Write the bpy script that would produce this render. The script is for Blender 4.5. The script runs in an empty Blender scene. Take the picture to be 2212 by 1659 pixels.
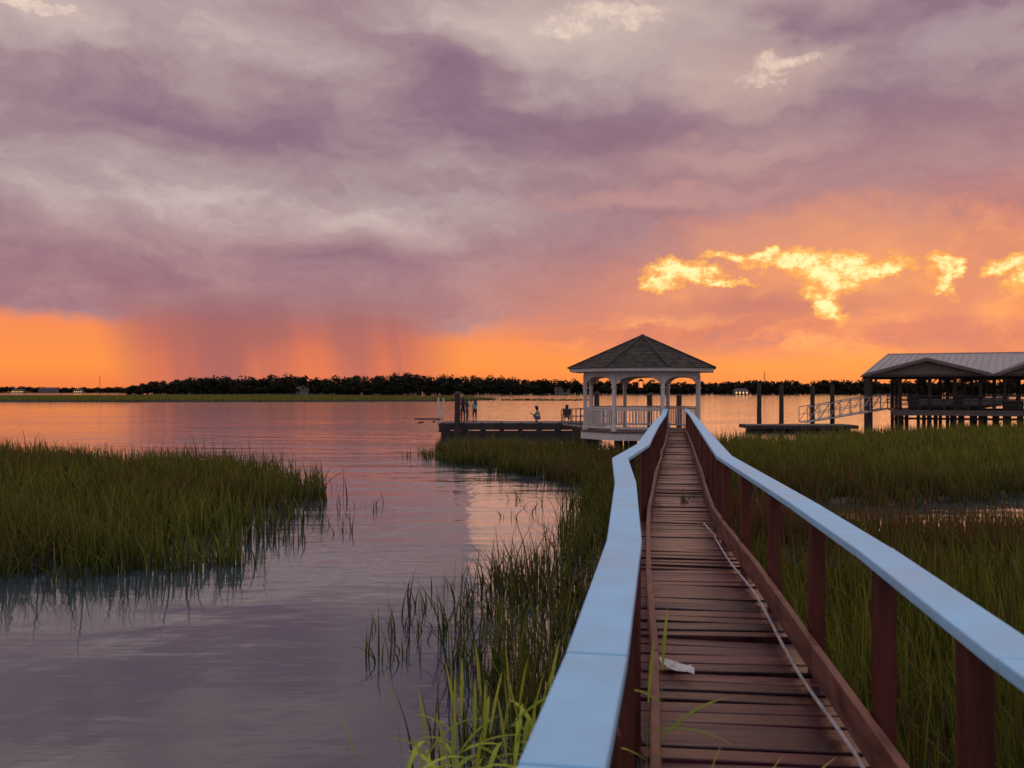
import bpy, math, random
import numpy as np
from mathutils import Vector, Matrix
random.seed(7); rng=np.random.default_rng(11)
S=bpy.context.scene
S.view_settings.view_transform='Standard'; S.view_settings.look='None'; S.view_settings.exposure=0
def lin(r,g,b):
    f=lambda c:(c/255/12.92) if c/255<=.04045 else ((c/255+.055)/1.055)**2.4
    return (f(r),f(g),f(b),1)
# ---------------------------------------------------------------- camera
cam=bpy.data.cameras.new('camera'); co=bpy.data.objects.new('camera',cam); S.collection.objects.link(co)
co.location=(0,0,2.6); co.rotation_euler=(math.radians(90),0,0)
cam.sensor_width=36; cam.lens=1915/2212*36; cam.shift_y=.007; cam.clip_start=.05; cam.clip_end=9000
cam.dof.use_dof=True; cam.dof.focus_distance=14; cam.dof.aperture_fstop=4.5
S.camera=co
# ---------------------------------------------------------------- node expression helper
class NB:
    def __init__(s,nt): s.nt=nt
    def val(s,inp,v):
        if isinstance(v,Ex): s.nt.links.new(v.k,inp)
        else: inp.default_value=v
    def math(s,op,a,b=None,clamp=False,c=None):
        n=s.nt.nodes.new('ShaderNodeMath'); n.operation=op; n.use_clamp=clamp
        s.val(n.inputs[0],a)
        if b is not None: s.val(n.inputs[1],b)
        if c is not None: s.val(n.inputs[2],c)
        return Ex(s,n.outputs[0])
    def vec(s,x,y,z=0.0):
        n=s.nt.nodes.new('ShaderNodeCombineXYZ')
        for i,v in enumerate((x,y,z)): s.val(n.inputs[i],v)
        return Ex(s,n.outputs[0])
    def vm(s,op,a,b=None,c=None):
        n=s.nt.nodes.new('ShaderNodeVectorMath'); n.operation=op; s.val(n.inputs[0],a)
        if b is not None: s.val(n.inputs[1],b)
        if c is not None: s.val(n.inputs[2],c)
        return Ex(s,n.outputs['Value' if op in('LENGTH','DOT_PRODUCT') else 'Vector'])
    def noise(s,v,detail=5,rough=.55,scale=1.0,col=False,dist=0.0,dim='3D'):
        n=s.nt.nodes.new('ShaderNodeTexNoise'); n.noise_dimensions=dim; s.val(n.inputs['Vector'],v)
        n.inputs['Scale'].default_value=scale; n.inputs['Detail'].default_value=detail
        n.inputs['Roughness'].default_value=rough; n.inputs['Distortion'].default_value=dist
        return Ex(s,n.outputs['Color' if col else 0])
    def ss(s,v,a,b,lo=0.0,hi=1.0,kind='SMOOTHSTEP'):
        n=s.nt.nodes.new('ShaderNodeMapRange'); n.interpolation_type=kind; n.clamp=True
        for i,x in zip((0,1,2,3,4),(v,a,b,lo,hi)): s.val(n.inputs[i],x)
        return Ex(s,n.outputs[0])
    def ramp(s,v,stops,interp='LINEAR'):
        n=s.nt.nodes.new('ShaderNodeValToRGB'); s.val(n.inputs[0],v); r=n.color_ramp; r.interpolation=interp
        while len(r.elements)>1: r.elements.remove(r.elements[-1])
        stops=sorted(stops,key=lambda t:t[0])
        r.elements[0].position=stops[0][0]; r.elements[0].color=stops[0][1]
        for p,c in stops[1:]:
            e=r.elements.new(p); e.color=c
        return Ex(s,n.outputs[0])
    def mix(s,f,a,b,blend='MIX'):
        n=s.nt.nodes.new('ShaderNodeMix'); n.data_type='RGBA'; n.blend_type=blend; n.clamp_factor=True
        s.val(n.inputs[0],f); s.val(n.inputs[6],a); s.val(n.inputs[7],b)
        return Ex(s,n.outputs[2])
class Ex:
    def __init__(s,b,k): s.b=b; s.k=k
    def __add__(s,o): return s.b.math('ADD',s,o)
    __radd__=__add__
    def __mul__(s,o): return s.b.math('MULTIPLY',s,o)
    __rmul__=__mul__
    def __sub__(s,o): return s.b.math('SUBTRACT',s,o)
    def __rsub__(s,o): return s.b.math('SUBTRACT',o,s)
# ---------------------------------------------------------------- sky (function of world direction)
W=bpy.data.worlds.new('sky'); S.world=W; W.use_nodes=True; nt=W.node_tree; nt.nodes.clear(); b=NB(nt)
tc=nt.nodes.new('ShaderNodeTexCoord'); sp=nt.nodes.new('ShaderNodeSeparateXYZ'); nt.links.new(tc.outputs['Generated'],sp.inputs[0])
x,y,z=[Ex(b,sp.outputs[i]) for i in range(3)]
A=b.math('ARCTAN2',x,y)
E=b.math('ABSOLUTE',b.math('ARCSINE',z))
def az(px): return math.atan((px-1106)/1915)
def el(py,px=1106): return math.atan((845-py)/1915*math.cos(az(px)))
def nz(sa,se,off,detail,rough,col=False,v=None):
    return b.noise(b.vm('MULTIPLY_ADD',v or V0,(sa,se,0),(off,off*.7,0)),detail,rough,col=col,dim='2D')
V0=b.vec(A,E,0.0)
w1=b.vm('MULTIPLY_ADD',nz(5,11,1.3,3,.5,True),(.17,.075,0),(-.085,-.0375,0))
w2=b.vm('MULTIPLY_ADD',nz(26,40,4.1,5,.62,True),(.055,.036,0),(-.0275,-.018,0))
V1=b.vm('ADD',V0,w1)
V=b.vm('ADD',V1,w2)
V2=b.vm('ADD',V0,w2)
def g(px,py,sx,sy,c=None):
    c=c or V1; kx,ky=1915/sx/1.55,1915/sy/1.55
    d=b.vm('MULTIPLY_ADD',c,(kx,ky,0),(-az(px)*kx,-el(py,px)*ky,0))
    return b.math('SUBTRACT',1.0,b.vm('DOT_PRODUCT',d,d),clamp=True)
V3=b.vm('ADD',b.vec(A,E+A*.16,0.0),w1)
n1=nz(3.6,11,0,6,.5,v=V3)
n2=nz(9,22,2.2,6,.58,v=V)
L=(n1-.5)*.8+(n2-.5)*.65+.53
for (px,py,sx,sy,a) in [(300,60,300,60,.14),(430,410,420,60,.2),(760,470,300,50,.14),(1010,60,190,60,.14),(1330,130,260,70,.2),(1150,120,120,60,.1),
        (930,150,150,60,-.24),(560,270,430,45,-.17),(1080,290,240,50,-.22),(250,590,420,50,-.12),(1450,350,300,60,-.08),(1880,60,260,70,-.18),
        (1650,260,500,60,-.12),(1900,400,400,60,-.1),(1700,150,200,50,.14),(1600,330,160,30,.12),(200,200,250,60,.08)]:
    L=b.math('MULTIPLY_ADD',g(px,py,sx,sy),a,c=L)
cl=b.ramp(L,[(0,lin(128,100,120)),(.28,lin(142,114,132)),(.52,lin(160,135,143)),(.75,lin(178,157,159)),(1,lin(202,186,182))])
cl=b.mix(b.ss(E,el(400),el(670),0.,.7),cl,b.mix(1.0,cl,(1.2,.82,.80,1),'MULTIPLY'))
cl=b.mix(b.ss(A,az(900),az(1700))*b.ss(E,el(200),el(470))*.55,cl,lin(188,130,128))
cl=b.mix(b.ss(A,az(760),az(1350))*b.ss(E,el(490),el(690))*.65,cl,lin(214,136,112))
def er(py): return el(py)/.3
orange=b.ramp(E*(1/.3),[(0,lin(244,126,70)),(er(790),lin(255,148,70)),(er(720),lin(250,142,84)),(er(640),lin(236,138,104)),(er(520),lin(222,138,118)),(er(400),lin(194,138,134))])
Bz=b.ramp((A+.6)*(1/1.2),[(((az(p)+.6)/1.2),(v,v,v,1)) for p,v in [(p,el(q,p)/.3) for p,q in
    [(-40,668),(250,690),(600,700),(960,728),(1090,706),(1250,690),(1400,630),(1560,575),(1750,540),(1980,525),(2080,480),(2250,455)]]],'LINEAR')
sx=nt.nodes.new('ShaderNodeSeparateColor'); nt.links.new(Bz.k,sx.inputs[0]); Bz=Ex(b,sx.outputs[0])*.3
sv=nt.nodes.new('ShaderNodeSeparateXYZ'); nt.links.new(V2.k,sv.inputs[0]); Ew=Ex(b,sv.outputs[1])
sv=nt.nodes.new('ShaderNodeSeparateXYZ'); nt.links.new(V.k,sv.inputs[0]); Ew2=Ex(b,sv.outputs[1])
rightness=b.ss(A,az(1050),az(1450))
soft=b.ss(A,az(960),az(1450),.009,.075)
Em=b.mix(rightness,Ew,Ew2)
sx=nt.nodes.new('ShaderNodeSeparateColor'); nt.links.new(Em.k,sx.inputs[0]); Em=Ex(b,sx.outputs[0])*.65+E*.35
Mo=b.ss(Em-Bz,soft*-1.0,soft,1.0,0.0)
n3=nz(9,23,5.0,7,.62,v=V)
pk=b.ramp(n3,[(.37,lin(255,164,104)),(.46,lin(240,142,100)),(.54,lin(216,126,106)),(.64,lin(186,114,114))])
orange=b.mix(rightness*b.ss(E,el(800),el(720))*.95,orange,pk)
for (px,py,sx_,sy_,c,a) in [(1820,585,240,85,(255,164,90),.7),(1480,600,130,60,(255,162,92),.6),(2050,590,60,60,(255,162,92),.45),(2200,590,80,70,(255,166,94),.5)]:
    orange=b.mix(g(px,py,sx_,sy_,V)*a,orange,lin(*c))
for (px,py,sx_,sy_,a,c) in [(1640,650,165,40,.9,(192,110,104)),(2125,610,60,75,.65,(208,122,110)),(1860,710,330,22,.5,(212,118,94)),(1400,722,200,18,.45,(214,120,94)),(2150,700,120,34,.5,(218,126,104)),(1330,650,130,30,.45,(208,126,112)),(1960,660,90,40,.45,(218,128,104))]:
    orange=b.mix(g(px,py,sx_,sy_,V)*a,orange,lin(*c))
# rain curtains
st=b.noise(b.vm('MULTIPLY_ADD',b.vec(A+E*.12,E,0.0),(13,1.0,0),(7,2,0)),4,.5,dim='2D')
Ac=A+E*.3
C=b.ss(Ac,az(200)+.012,az(350)+.014)*b.ss(A+E*.1,az(860),az(1015)+.01,1.0,0.0)
cc=b.ramp(E*(1/.3),[(0,lin(222,116,84)),(er(790),lin(212,112,86)),(er(730),lin(190,108,96)),(er(660),lin(162,110,114))])
cc=b.mix(b.ss(st,.45,.62)*.5,cc,lin(158,98,102))
cc=b.mix(g(490,760,90,190,V0)*.6,cc,lin(146,92,102))
cc=b.mix(g(650,815,80,60,V0)*.5,cc,lin(234,124,82))
cc=b.mix(b.ss(st,.5,.36)*b.ss(E,el(805),el(720),.4,0.),cc,lin(234,126,84))
col=b.mix(Mo,cl,orange)
col=b.mix(C*b.ss(E,el(710),el(600),1.0,0.0)*.96,col,cc)
for (px,py,sx_,sy_,c,a) in [(1800,520,260,55,(240,150,102),.4),(1300,55,230,70,(208,188,178),.75),(1650,160,140,60,(204,174,162),.65),(90,15,150,40,(206,186,180),.7),(1400,430,220,20,(216,158,146),.4),(1560,345,160,22,(200,160,152),.35),(2150,60,90,40,(182,162,166),.5)]:
    col=b.mix(g(px,py,sx_,sy_,V)*a,col,lin(*c))
n4=nz(44,60,9.0,7,.7)
def gaps(lst):
    m=None
    for q in lst:
        t=g(*q,c=V2); m=t if m is None else b.math('MAXIMUM',m,t)
    return m+(n4-.5)*2.4*b.ss(m,0.0,.25)
my=gaps([(1620,552,70,11),(1720,560,90,16),(1820,582,80,22),(1905,576,50,18),(1790,612,42,30),(1803,655,22,34),(1450,580,48,18),(1435,608,40,18),(1500,595,50,15),(1575,612,40,8),(2040,570,22,16),(2048,598,12,28),(2190,572,38,15),(2206,600,26,28)])
col=b.mix(b.ss(my,-.2,.6)*b.ss(my,-.02,.1)*.8,col,lin(255,170,80))
col=b.mix(b.ss(my,.4,.95),col,b.mix(b.ss(my,.6,1.2),(1.05,.62,.18,1),(1.2,.93,.42,1)))
mw=gaps([(1290,26,80,16),(1370,40,50,14),(1215,62,55,16),(1400,20,36,14),(1640,172,40,18),(1690,130,55,13),(110,18,55,9),(30,8,45,8)])
col=b.mix(b.ss(mw,.2,1.5)*.75,col,lin(248,220,198))
col=b.mix(b.ss(E,.55,1.0),col,(.72,.73,.82,1))
col=b.mix(b.ss(b.math('ABSOLUTE',A),.9,1.7)*.7,col,(.50,.49,.58,1))
nsky=nt.nodes.new('ShaderNodeTexSky'); nsky.sky_type='NISHITA'; nsky.sun_disc=False
SUN_EL=math.radians(7); SUN_AZ=az(1800)
nsky.sun_elevation=SUN_EL; nsky.sun_rotation=SUN_AZ
bg1=nt.nodes.new('ShaderNodeBackground'); nt.links.new(col.k,bg1.inputs[0]); bg1.inputs[1].default_value=1.0
bg2=nt.nodes.new('ShaderNodeBackground'); nt.links.new(nsky.outputs[0],bg2.inputs[0]); bg2.inputs[1].default_value=.0015
ad=nt.nodes.new('ShaderNodeAddShader'); nt.links.new(bg1.outputs[0],ad.inputs[0]); nt.links.new(bg2.outputs[0],ad.inputs[1])
wo=nt.nodes.new('ShaderNodeOutputWorld'); nt.links.new(ad.outputs[0],wo.inputs[0])
W.cycles.sampling_method='NONE'
sl=bpy.data.lights.new('sun','SUN'); sl.energy=.22; sl.angle=math.radians(45); sl.color=(1,.52,.26)
so=bpy.data.objects.new('sun',sl); S.collection.objects.link(so)
d=Vector((math.sin(SUN_AZ)*math.cos(SUN_EL),math.cos(SUN_AZ)*math.cos(SUN_EL),math.sin(SUN_EL)))
so.rotation_euler=d.to_track_quat('Z','Y').to_euler()
# ---------------------------------------------------------------- materials
def mat(name,c,rough=.6,var=.25,scale=(4,4,4),bump=.0,spec=.5,metal=0,attr=None,detail=5,c2=None,emit=None):
    m=bpy.data.materials.new(name); m.use_nodes=True; nt=m.node_tree; p=nt.nodes['Principled BSDF']; q=NB(nt)
    t=nt.nodes.new('ShaderNodeTexCoord'); v=q.vm('MULTIPLY',Ex(q,t.outputs['Object']),scale)
    n=q.noise(v,detail,.6)
    lo=tuple(k*(1-var) for k in c[:3])+(1,); hi=tuple(min(1,k*(1+var)) for k in c[:3])+(1,)
    if c2: hi=c2
    colr=q.ramp(n,[(.3,lo),(.7,hi)])
    if attr:
        a=nt.nodes.new('ShaderNodeAttribute'); a.attribute_name=attr
        f=Ex(q,a.outputs['Fac'])*1.0
        gs=nt.nodes.new('ShaderNodeCombineColor')
        for i in range(3): nt.links.new(f.k,gs.inputs[i])
        colr=q.mix(1.0,colr,Ex(q,gs.outputs[0]),'MULTIPLY')
    nt.links.new(colr.k,p.inputs['Base Color'])
    p.inputs['Metallic'].default_value=metal; p.inputs['Specular IOR Level'].default_value=spec
    r=q.ss(n,.3,.7,max(0.03,rough-.12),min(1,rough+.12),'LINEAR'); nt.links.new(r.k,p.inputs['Roughness'])
    if bump:
        bn=nt.nodes.new('ShaderNodeBump'); bn.inputs['Strength'].default_value=bump; bn.inputs['Distance'].default_value=.01
        nt.links.new(n.k,bn.inputs['Height']); nt.links.new(bn.outputs[0],p.inputs['Normal'])
    if emit:
        p.inputs['Emission Color'].default_value=emit[:3]+(1,); p.inputs['Emission Strength'].default_value=emit[3]
    return m
M={}
M['rail']=mat('blue_paint',(.32,.58,.80),.55,.13,(3,3,9),.15,spec=.3,detail=8)
M['plank']=mat('wet_deck_wood',(.058,.013,.017),.34,.7,(1.4,20,8),.9,.4,attr='tint',detail=8)
M['post']=mat('stained_post_wood',(.085,.022,.014),.6,.5,(14,14,2),.5,spec=.3)
M['kick']=mat('weathered_kickboard_wood',(.11,.034,.022),.55,.5,(10,2.2,10),.7,spec=.3,c2=(.26,.11,.08,1))
M['dark']=mat('dark_pile_wood',(.03,.021,.018),.7,.4,(8,8,2),.5)
M['grey']=mat('grey_dock_wood',(.10,.075,.065),.7,.35,(6,6,6),.5)
M['white']=mat('white_paint',(.64,.58,.55),.5,.12,(5,5,5),.1)
M['pipe']=mat('white_pvc',(.42,.37,.37),.4,.3,(3,3,3))
M['shingle']=mat('asphalt_shingles',(.058,.046,.037),.8,.45,(5,5,9),.5,spec=.25,attr='tint')
M['metal']=mat('galvanised_metal',(.36,.30,.29),.5,.18,(1.5,1.5,3),0,metal=.2)
M['siding']=mat('board_siding',(.15,.11,.095),.7,.25,(9,9,2),.3)
M['hull']=mat('boat_hull',(.4,.37,.37),.3,.1)
M['mud']=mat('marsh_mud',(.03,.024,.014),.55,.5,(1.3,1.3,1.3),.6)
M['shore']=mat('shore_ground',(.03,.032,.014),.9,.4,(.05,.05,.05))
def grassmat(name,ca,cb,cc,tl=.3):
    m=bpy.data.materials.new(name); m.use_nodes=True; nt=m.node_tree; p=nt.nodes['Principled BSDF']; q=NB(nt)
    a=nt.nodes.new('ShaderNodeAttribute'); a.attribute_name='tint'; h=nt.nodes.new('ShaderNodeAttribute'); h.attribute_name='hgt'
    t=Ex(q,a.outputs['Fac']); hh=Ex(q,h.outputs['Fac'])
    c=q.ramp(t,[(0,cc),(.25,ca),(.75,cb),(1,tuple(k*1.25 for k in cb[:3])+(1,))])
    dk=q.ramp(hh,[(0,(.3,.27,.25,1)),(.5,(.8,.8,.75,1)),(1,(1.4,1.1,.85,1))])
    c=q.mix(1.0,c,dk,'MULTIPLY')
    nt.links.new(c.k,p.inputs['Base Color']); p.inputs['Roughness'].default_value=.6; p.inputs['Specular IOR Level'].default_value=.15
    if tl:
        tr=nt.nodes.new('ShaderNodeBsdfTranslucent'); nt.links.new(c.k,tr.inputs[0])
        mx=nt.nodes.new('ShaderNodeMixShader'); mx.inputs[0].default_value=tl
        nt.links.new(p.outputs[0],mx.inputs[1]); nt.links.new(tr.outputs[0],mx.inputs[2])
        nt.links.new(mx.outputs[0],nt.nodes['Material Output'].inputs[0])
    return m
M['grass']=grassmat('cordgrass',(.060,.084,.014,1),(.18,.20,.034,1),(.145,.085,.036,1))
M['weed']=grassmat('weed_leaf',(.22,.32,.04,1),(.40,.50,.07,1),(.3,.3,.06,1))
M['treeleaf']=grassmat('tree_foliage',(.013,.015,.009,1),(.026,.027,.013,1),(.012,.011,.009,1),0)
# water
m=bpy.data.materials.new('water'); m.use_nodes=True; nt=m.node_tree; p=nt.nodes['Principled BSDF']; q=NB(nt); M['water']=m
geo=nt.nodes.new('ShaderNodeNewGeometry'); pos=Ex(q,geo.outputs['Position'])
h1=q.noise(q.vm('MULTIPLY',pos,(.16,.62,1)),2,.5)
h2=q.noise(q.vm('MULTIPLY',pos,(.75,3.2,1)),4,.55)
h3=q.noise(q.vm('MULTIPLY',pos,(1.5,1.1,1)),2,.5)
patch=q.ss(q.noise(q.vm('MULTIPLY',pos,(.04,.11,1)),2,.5),.38,.62,.3,1.0)
sepp=nt.nodes.new('ShaderNodeSeparateXYZ'); nt.links.new(pos.k,sepp.inputs[0]); dist=Ex(q,sepp.outputs[1])
calm=q.ss(dist,5.,34.,.3,1.0)
hgt=(h1*.07+h2*.026*patch+h3*.028)*calm
bn=nt.nodes.new('ShaderNodeBump'); bn.inputs['Strength'].default_value=1; bn.inputs['Distance'].default_value=1.0
nt.links.new(hgt.k,bn.inputs['Height']); nt.links.new(bn.outputs[0],p.inputs['Normal'])
p.inputs['Base Color'].default_value=(.036,.056,.068,1); p.inputs['Roughness'].default_value=.05; p.inputs['IOR'].default_value=1.85
p.inputs['Specular Tint'].default_value=(1,.92,.97,1)
# ---------------------------------------------------------------- mesh builder
class B:
    def __init__(s): s.v=[]; s.f=[]; s.t=[]; s.tint=1.0
    def add(s,vs,fs):
        o=len(s.v); s.v+= [tuple(v) for v in vs]; s.f+=[tuple(i+o for i in f) for f in fs]; s.t+=[s.tint]*len(vs)
    def hexa(s,bot,top): s.add(list(bot)+list(top),[(3,2,1,0),(4,5,6,7),(0,1,5,4),(1,2,6,5),(2,3,7,6),(3,0,4,7)])
    def box(s,cx,cy,cz,sx,sy,sz,rot=0,pitch=0):
        R=Matrix.Rotation(rot,3,'Z')@Matrix.Rotation(pitch,3,'X'); c=Vector((cx,cy,cz))
        P=lambda a,bb,d:c+R@Vector((a*sx/2,bb*sy/2,d*sz/2))
        s.hexa([P(-1,-1,-1),P(1,-1,-1),P(1,1,-1),P(-1,1,-1)],[P(-1,-1,1),P(1,-1,1),P(1,1,1),P(-1,1,1)])
    def beam(s,p0,p1,w,h):
        p0=Vector(p0);p1=Vector(p1);d=(p1-p0).normalized(); sd=d.cross(Vector((0,0,1)))
        sd=Vector((1,0,0)) if sd.length<1e-3 else sd.normalized(); up=sd.cross(d)
        r=[]
        for q_ in (p0,p1): r.append([q_-sd*w/2-up*h/2,q_+sd*w/2-up*h/2,q_+sd*w/2+up*h/2,q_-sd*w/2+up*h/2])
        s.hexa(r[0],r[1])
    def cyl(s,p0,p1,r0,r1=None,n=10):
        r1=r0 if r1 is None else r1; p0=Vector(p0);p1=Vector(p1);d=(p1-p0).normalized()
        a=d.orthogonal().normalized(); c=d.cross(a); vs=[]
        for q_,r in((p0,r0),(p1,r1)):
            for i in range(n): t=2*math.pi*i/n; vs.append(q_+a*math.cos(t)*r+c*math.sin(t)*r)
        s.add(vs,[(i,(i+1)%n,n+(i+1)%n,n+i) for i in range(n)]+[tuple(range(n-1,-1,-1)),tuple(range(n,2*n))])
    def obj(s,name,mt,parent=None,bevel=0,smooth=False):
        me=bpy.data.meshes.new(name); me.from_pydata(s.v,[],s.f); me.update()
        at=me.attributes.new('tint','FLOAT','POINT'); at.data.foreach_set('value',s.t)
        me.materials.append(mt)
        if smooth:
            for p_ in me.polygons: p_.use_smooth=True
        o=bpy.data.objects.new(name,me); S.collection.objects.link(o)
        if parent: o.parent=parent
        if bevel:
            md=o.modifiers.new('b','BEVEL'); md.width=bevel; md.segments=2; md.limit_method='ANGLE'
        return o
def empty(name,loc=(0,0,0)):
    o=bpy.data.objects.new(name,None); S.collection.objects.link(o); return o
# ---------------------------------------------------------------- water, ground
w=B(); w.add([(-4000,-300,0),(4000,-300,0),(4000,5000,0),(-4000,5000,0)],[(0,1,2,3)]); w.obj('water',M['water'])
w=B()
ys=[]
for i in range(81):
    X=-1400+i*35; yn=700+18*math.sin(i*.7)+10*math.sin(i*1.9)
    if X<-300: yn=700+min(1,(-300-X)/60)*500
    ys.append((X,yn))
w.add([(a,c,.25) for a,c in ys]+[(a*3,4500,.6) for a,c in ys]+[(a,c-3,-.1) for a,c in ys],
      [(i,i+1,82+i-1+0,81+i) for i in range(80)]+[(162+i,163+i,i+1,i) for i in range(80)])
w.obj('ground',M['shore'])
# ---------------------------------------------------------------- boardwalk
LR=[(-1.0,-.35),(.4,-.09),(1.55,.086),(2.23,.212),(3.95,.500),(6.48,.83),(8.7,1.06),(11.0,1.63),(12.6,1.92),(18.05,2.93),(25.,4.27),(33.1,5.74)]
DL=[(-1.0,-.35),(.4,-.09),(1.55,.10),(3.65,.54),(6.48,.92),(8.84,1.25),(12.0,1.80),(18.05,2.93),(25.,4.27),(33.1,5.74)]
RR=[(-1.0,.85),(.6,1.08),(2.2,1.285),(3.77,1.534),(5.27,1.73),(6.65,1.89),(9.03,2.164),(12.0,2.70),(18.0,3.80),(25.,5.08),(33.7,6.6)]
def itp(T,yv):
    return float(np.interp(yv,[t[0] for t in T],[t[1] for t in T]))
def zd(yv): return .022*math.sin(yv*.9+1)+.014*math.sin(yv*2.3)
ZD=1.05; ZR=1.94
bw=empty('boardwalk')
pl=B(); yv=-.8
while yv<33.75:
    wd=.138+random.uniform(-.006,.006)
    L_=itp(DL,yv)+.01-random.uniform(0,.03); R_=itp(RR,yv)+.05+random.uniform(0,.035)
    if yv>33.0: L_+=0.12
    sl_=random.gauss(0,.01); dz=zd(yv)+random.gauss(0,.005)
    pl.tint=random.choice([1,1,.7,1.3,.5,1.1,1.9])*random.uniform(.8,1.2)
    y0,y1=yv,yv+wd; k=-.13
    t1=random.gauss(0,.005); t2=random.gauss(0,.004)
    a=[(L_,y0+sl_,ZD-.035+dz),(R_,y0-sl_+k,ZD-.035+dz),(R_,y1-sl_+k,ZD-.035+dz),(L_,y1+sl_,ZD-.035+dz)]
    t=[(L_,y0+sl_,ZD+dz+t1-t2),(R_,y0-sl_+k,ZD+dz-t1-t2),(R_,y1-sl_+k,ZD+dz-t1+t2),(L_,y1+sl_,ZD+dz+t1+t2)]
    pl.hexa(a,t); yv+=wd+random.uniform(.010,.028)
pl.obj('planks',M['plank'],bw,.006)
def board(T,off,z0,z1,th,wob=0,zf=None,gap=.004):
    bb=B(); pts=list(T)
    V_=[Vector((p[1],p[0],0)) for p in pts]; n=len(V_); nm=[]
    for i in range(n):
        d_=(V_[min(i+1,n-1)]-V_[max(i-1,0)]).normalized(); nm.append(Vector((d_.y,-d_.x,0)))
    zz=[(zf(p[0]) if zf else 0)+random.uniform(-wob,wob) for p in pts]
    for i in range(n-1):
        d_=(V_[i+1]-V_[i]).normalized(); a=V_[i]+d_*gap+nm[i]*off; c=V_[i+1]-d_*gap+nm[i+1]*off
        j=random.uniform(-.003,.003)
        s0,s1=nm[i]*th/2,nm[i+1]*th/2; Z=Vector((0,0,1))
        bb.hexa([a-s0+Z*(z0+zz[i]),a+s0+Z*(z0+zz[i]),c+s1+Z*(z0+zz[i+1]+j),c-s1+Z*(z0+zz[i+1]+j)],
                [a-s0+Z*(z1+zz[i]),a+s0+Z*(z1+zz[i]),c+s1+Z*(z1+zz[i+1]+j),c-s1+Z*(z1+zz[i+1]+j)])
    return bb
board(LR,0,ZR-.04,ZR,.155,.006).obj('handrail_left',M['rail'],bw,.006)
board(RR,0,ZR-.04,ZR,.155,.006).obj('handrail_right',M['rail'],bw,.006)
def jit(T,a,stp):
    out=[];yy=T[0][0]
    while yy<T[-1][0]: out.append((yy,itp(T,yy)+random.uniform(-a,a))); yy+=stp
    out.append(T[-1]); return out
board(jit(DL,.02,1.9),.085,ZD+.08,ZD+.23,.04,.015,zd).obj('kickboard_left',M['kick'],bw,.006)
board(jit(RR,.012,1.9),-.06,ZD+.09,ZD+.25,.04,.015,zd).obj('kickboard_right',M['kick'],bw,.006)
board(DL,.0,ZD-.27,ZD-.06,.05,0,zd).obj('stringer_left',M['dark'],bw)
board(RR,-.03,ZD-.27,ZD-.06,.05,0,zd).obj('stringer_right',M['dark'],bw)
po=B()
for T,off,first in((LR,.028,[-.4,.75,1.85,2.9,3.95]),(RR,.008,[.2,1.35,2.56,3.65,4.95])):
    ysl=list(first); yy=first[-1]+1.34
    while yy<33: ysl.append(yy); yy+=1.36
    for yy in ysl:
        X=itp(T,yy)+off; tl=random.gauss(0,.008); h=.038
        po.hexa([(X-h,yy-h,-.4),(X+h,yy-h,-.4),(X+h,yy+h,-.4),(X-h,yy+h,-.4)],
                [(X-h+tl,yy-h,ZR-.042),(X+h+tl,yy-h,ZR-.042),(X+h+tl,yy+h,ZR-.042),(X-h+tl,yy+h,ZR-.042)])
po.obj('posts',M['post'],bw,.005)
pp=B(); yy=-.5; prev=None
while yy<9.5:
    q_=Vector((itp(RR,yy)-.095+.012*math.sin(yy*2.1),yy,ZD+.032+zd(yy)))
    if prev is not None: pp.cyl(prev,q_,.010,n=8)
    prev=q_; yy+=.25
pp.cyl(prev,prev+Vector((-.06,.25,.09)),.010,n=8)
pp.obj('water_pipe',M['pipe'],bw,smooth=True)
ps=B(); N=7
vs=[];
for i in range(N):
    for j in range(N):
        vs.append((.84+i*.027+random.uniform(-.01,.01),4.95+j*.03+random.uniform(-.02,.02)-i*.02,ZD+.03+zd(5)+random.uniform(0,.02)))
ps.add(vs,[(i*N+j,(i+1)*N+j,(i+1)*N+j+1,i*N+j+1) for i in range(N-1) for j in range(N-1) if (i,j) not in((0,0),(5,5),(0,5),(5,0),(4,5),(5,4))])
ps.obj('paper_scrap',M['white'])
# ---------------------------------------------------------------- gazebo
gz=empty('gazebo'); GC=Vector((5.3,36,0)); GR=2.5
def gv(k,R,zv,off=0): 
    th=math.radians(10+45*k+off); return GC+Vector((math.sin(th)*R,-math.cos(th)*R,zv))
def octa(bb,R0,z0,R1,z1,cap=True):
    vs=[gv(k,R0,z0) for k in range(8)]+[gv(k,R1,z1) for k in range(8)]
    fs=[(k,(k+1)%8,8+(k+1)%8,8+k) for k in range(8)]
    if cap: fs+=[tuple(range(7,-1,-1)),tuple(range(8,16))]
    bb.add(vs,fs)
f=B(); octa(f,GR+.12,ZD-.06,GR+.12,ZD-.004); f.obj('floor',M['grey'],gz)
f=B(); octa(f,GR+.08,ZD-.34,GR+.08,ZD-.062); f.obj('skirt',M['white'],gz)
f=B()
for k in range(8):
    f.cyl(gv(k,GR-.3,-.3),gv(k,GR-.3,ZD-.3),.1)
    f.cyl(gv(k,GR-1.5,-.3),gv(k,GR-1.5,ZD-.3),.1)
f.obj('piles',M['dark'],gz)
ZE=3.36
f=B()
for k in range(8):
    a=math.radians(10+45*k)
    p_=gv(k,GR-.1,0); f.box(p_.x,p_.y,(ZD+ZE-.1)/2,.13,.13,ZE-.1-ZD,a)
    f.box(p_.x,p_.y,ZD+.1,.18,.18,.2,a); f.box(p_.x,p_.y,ZE-.62,.18,.18,.05,a)
f.obj('columns',M['white'],gz,.01)
f=B()
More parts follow.
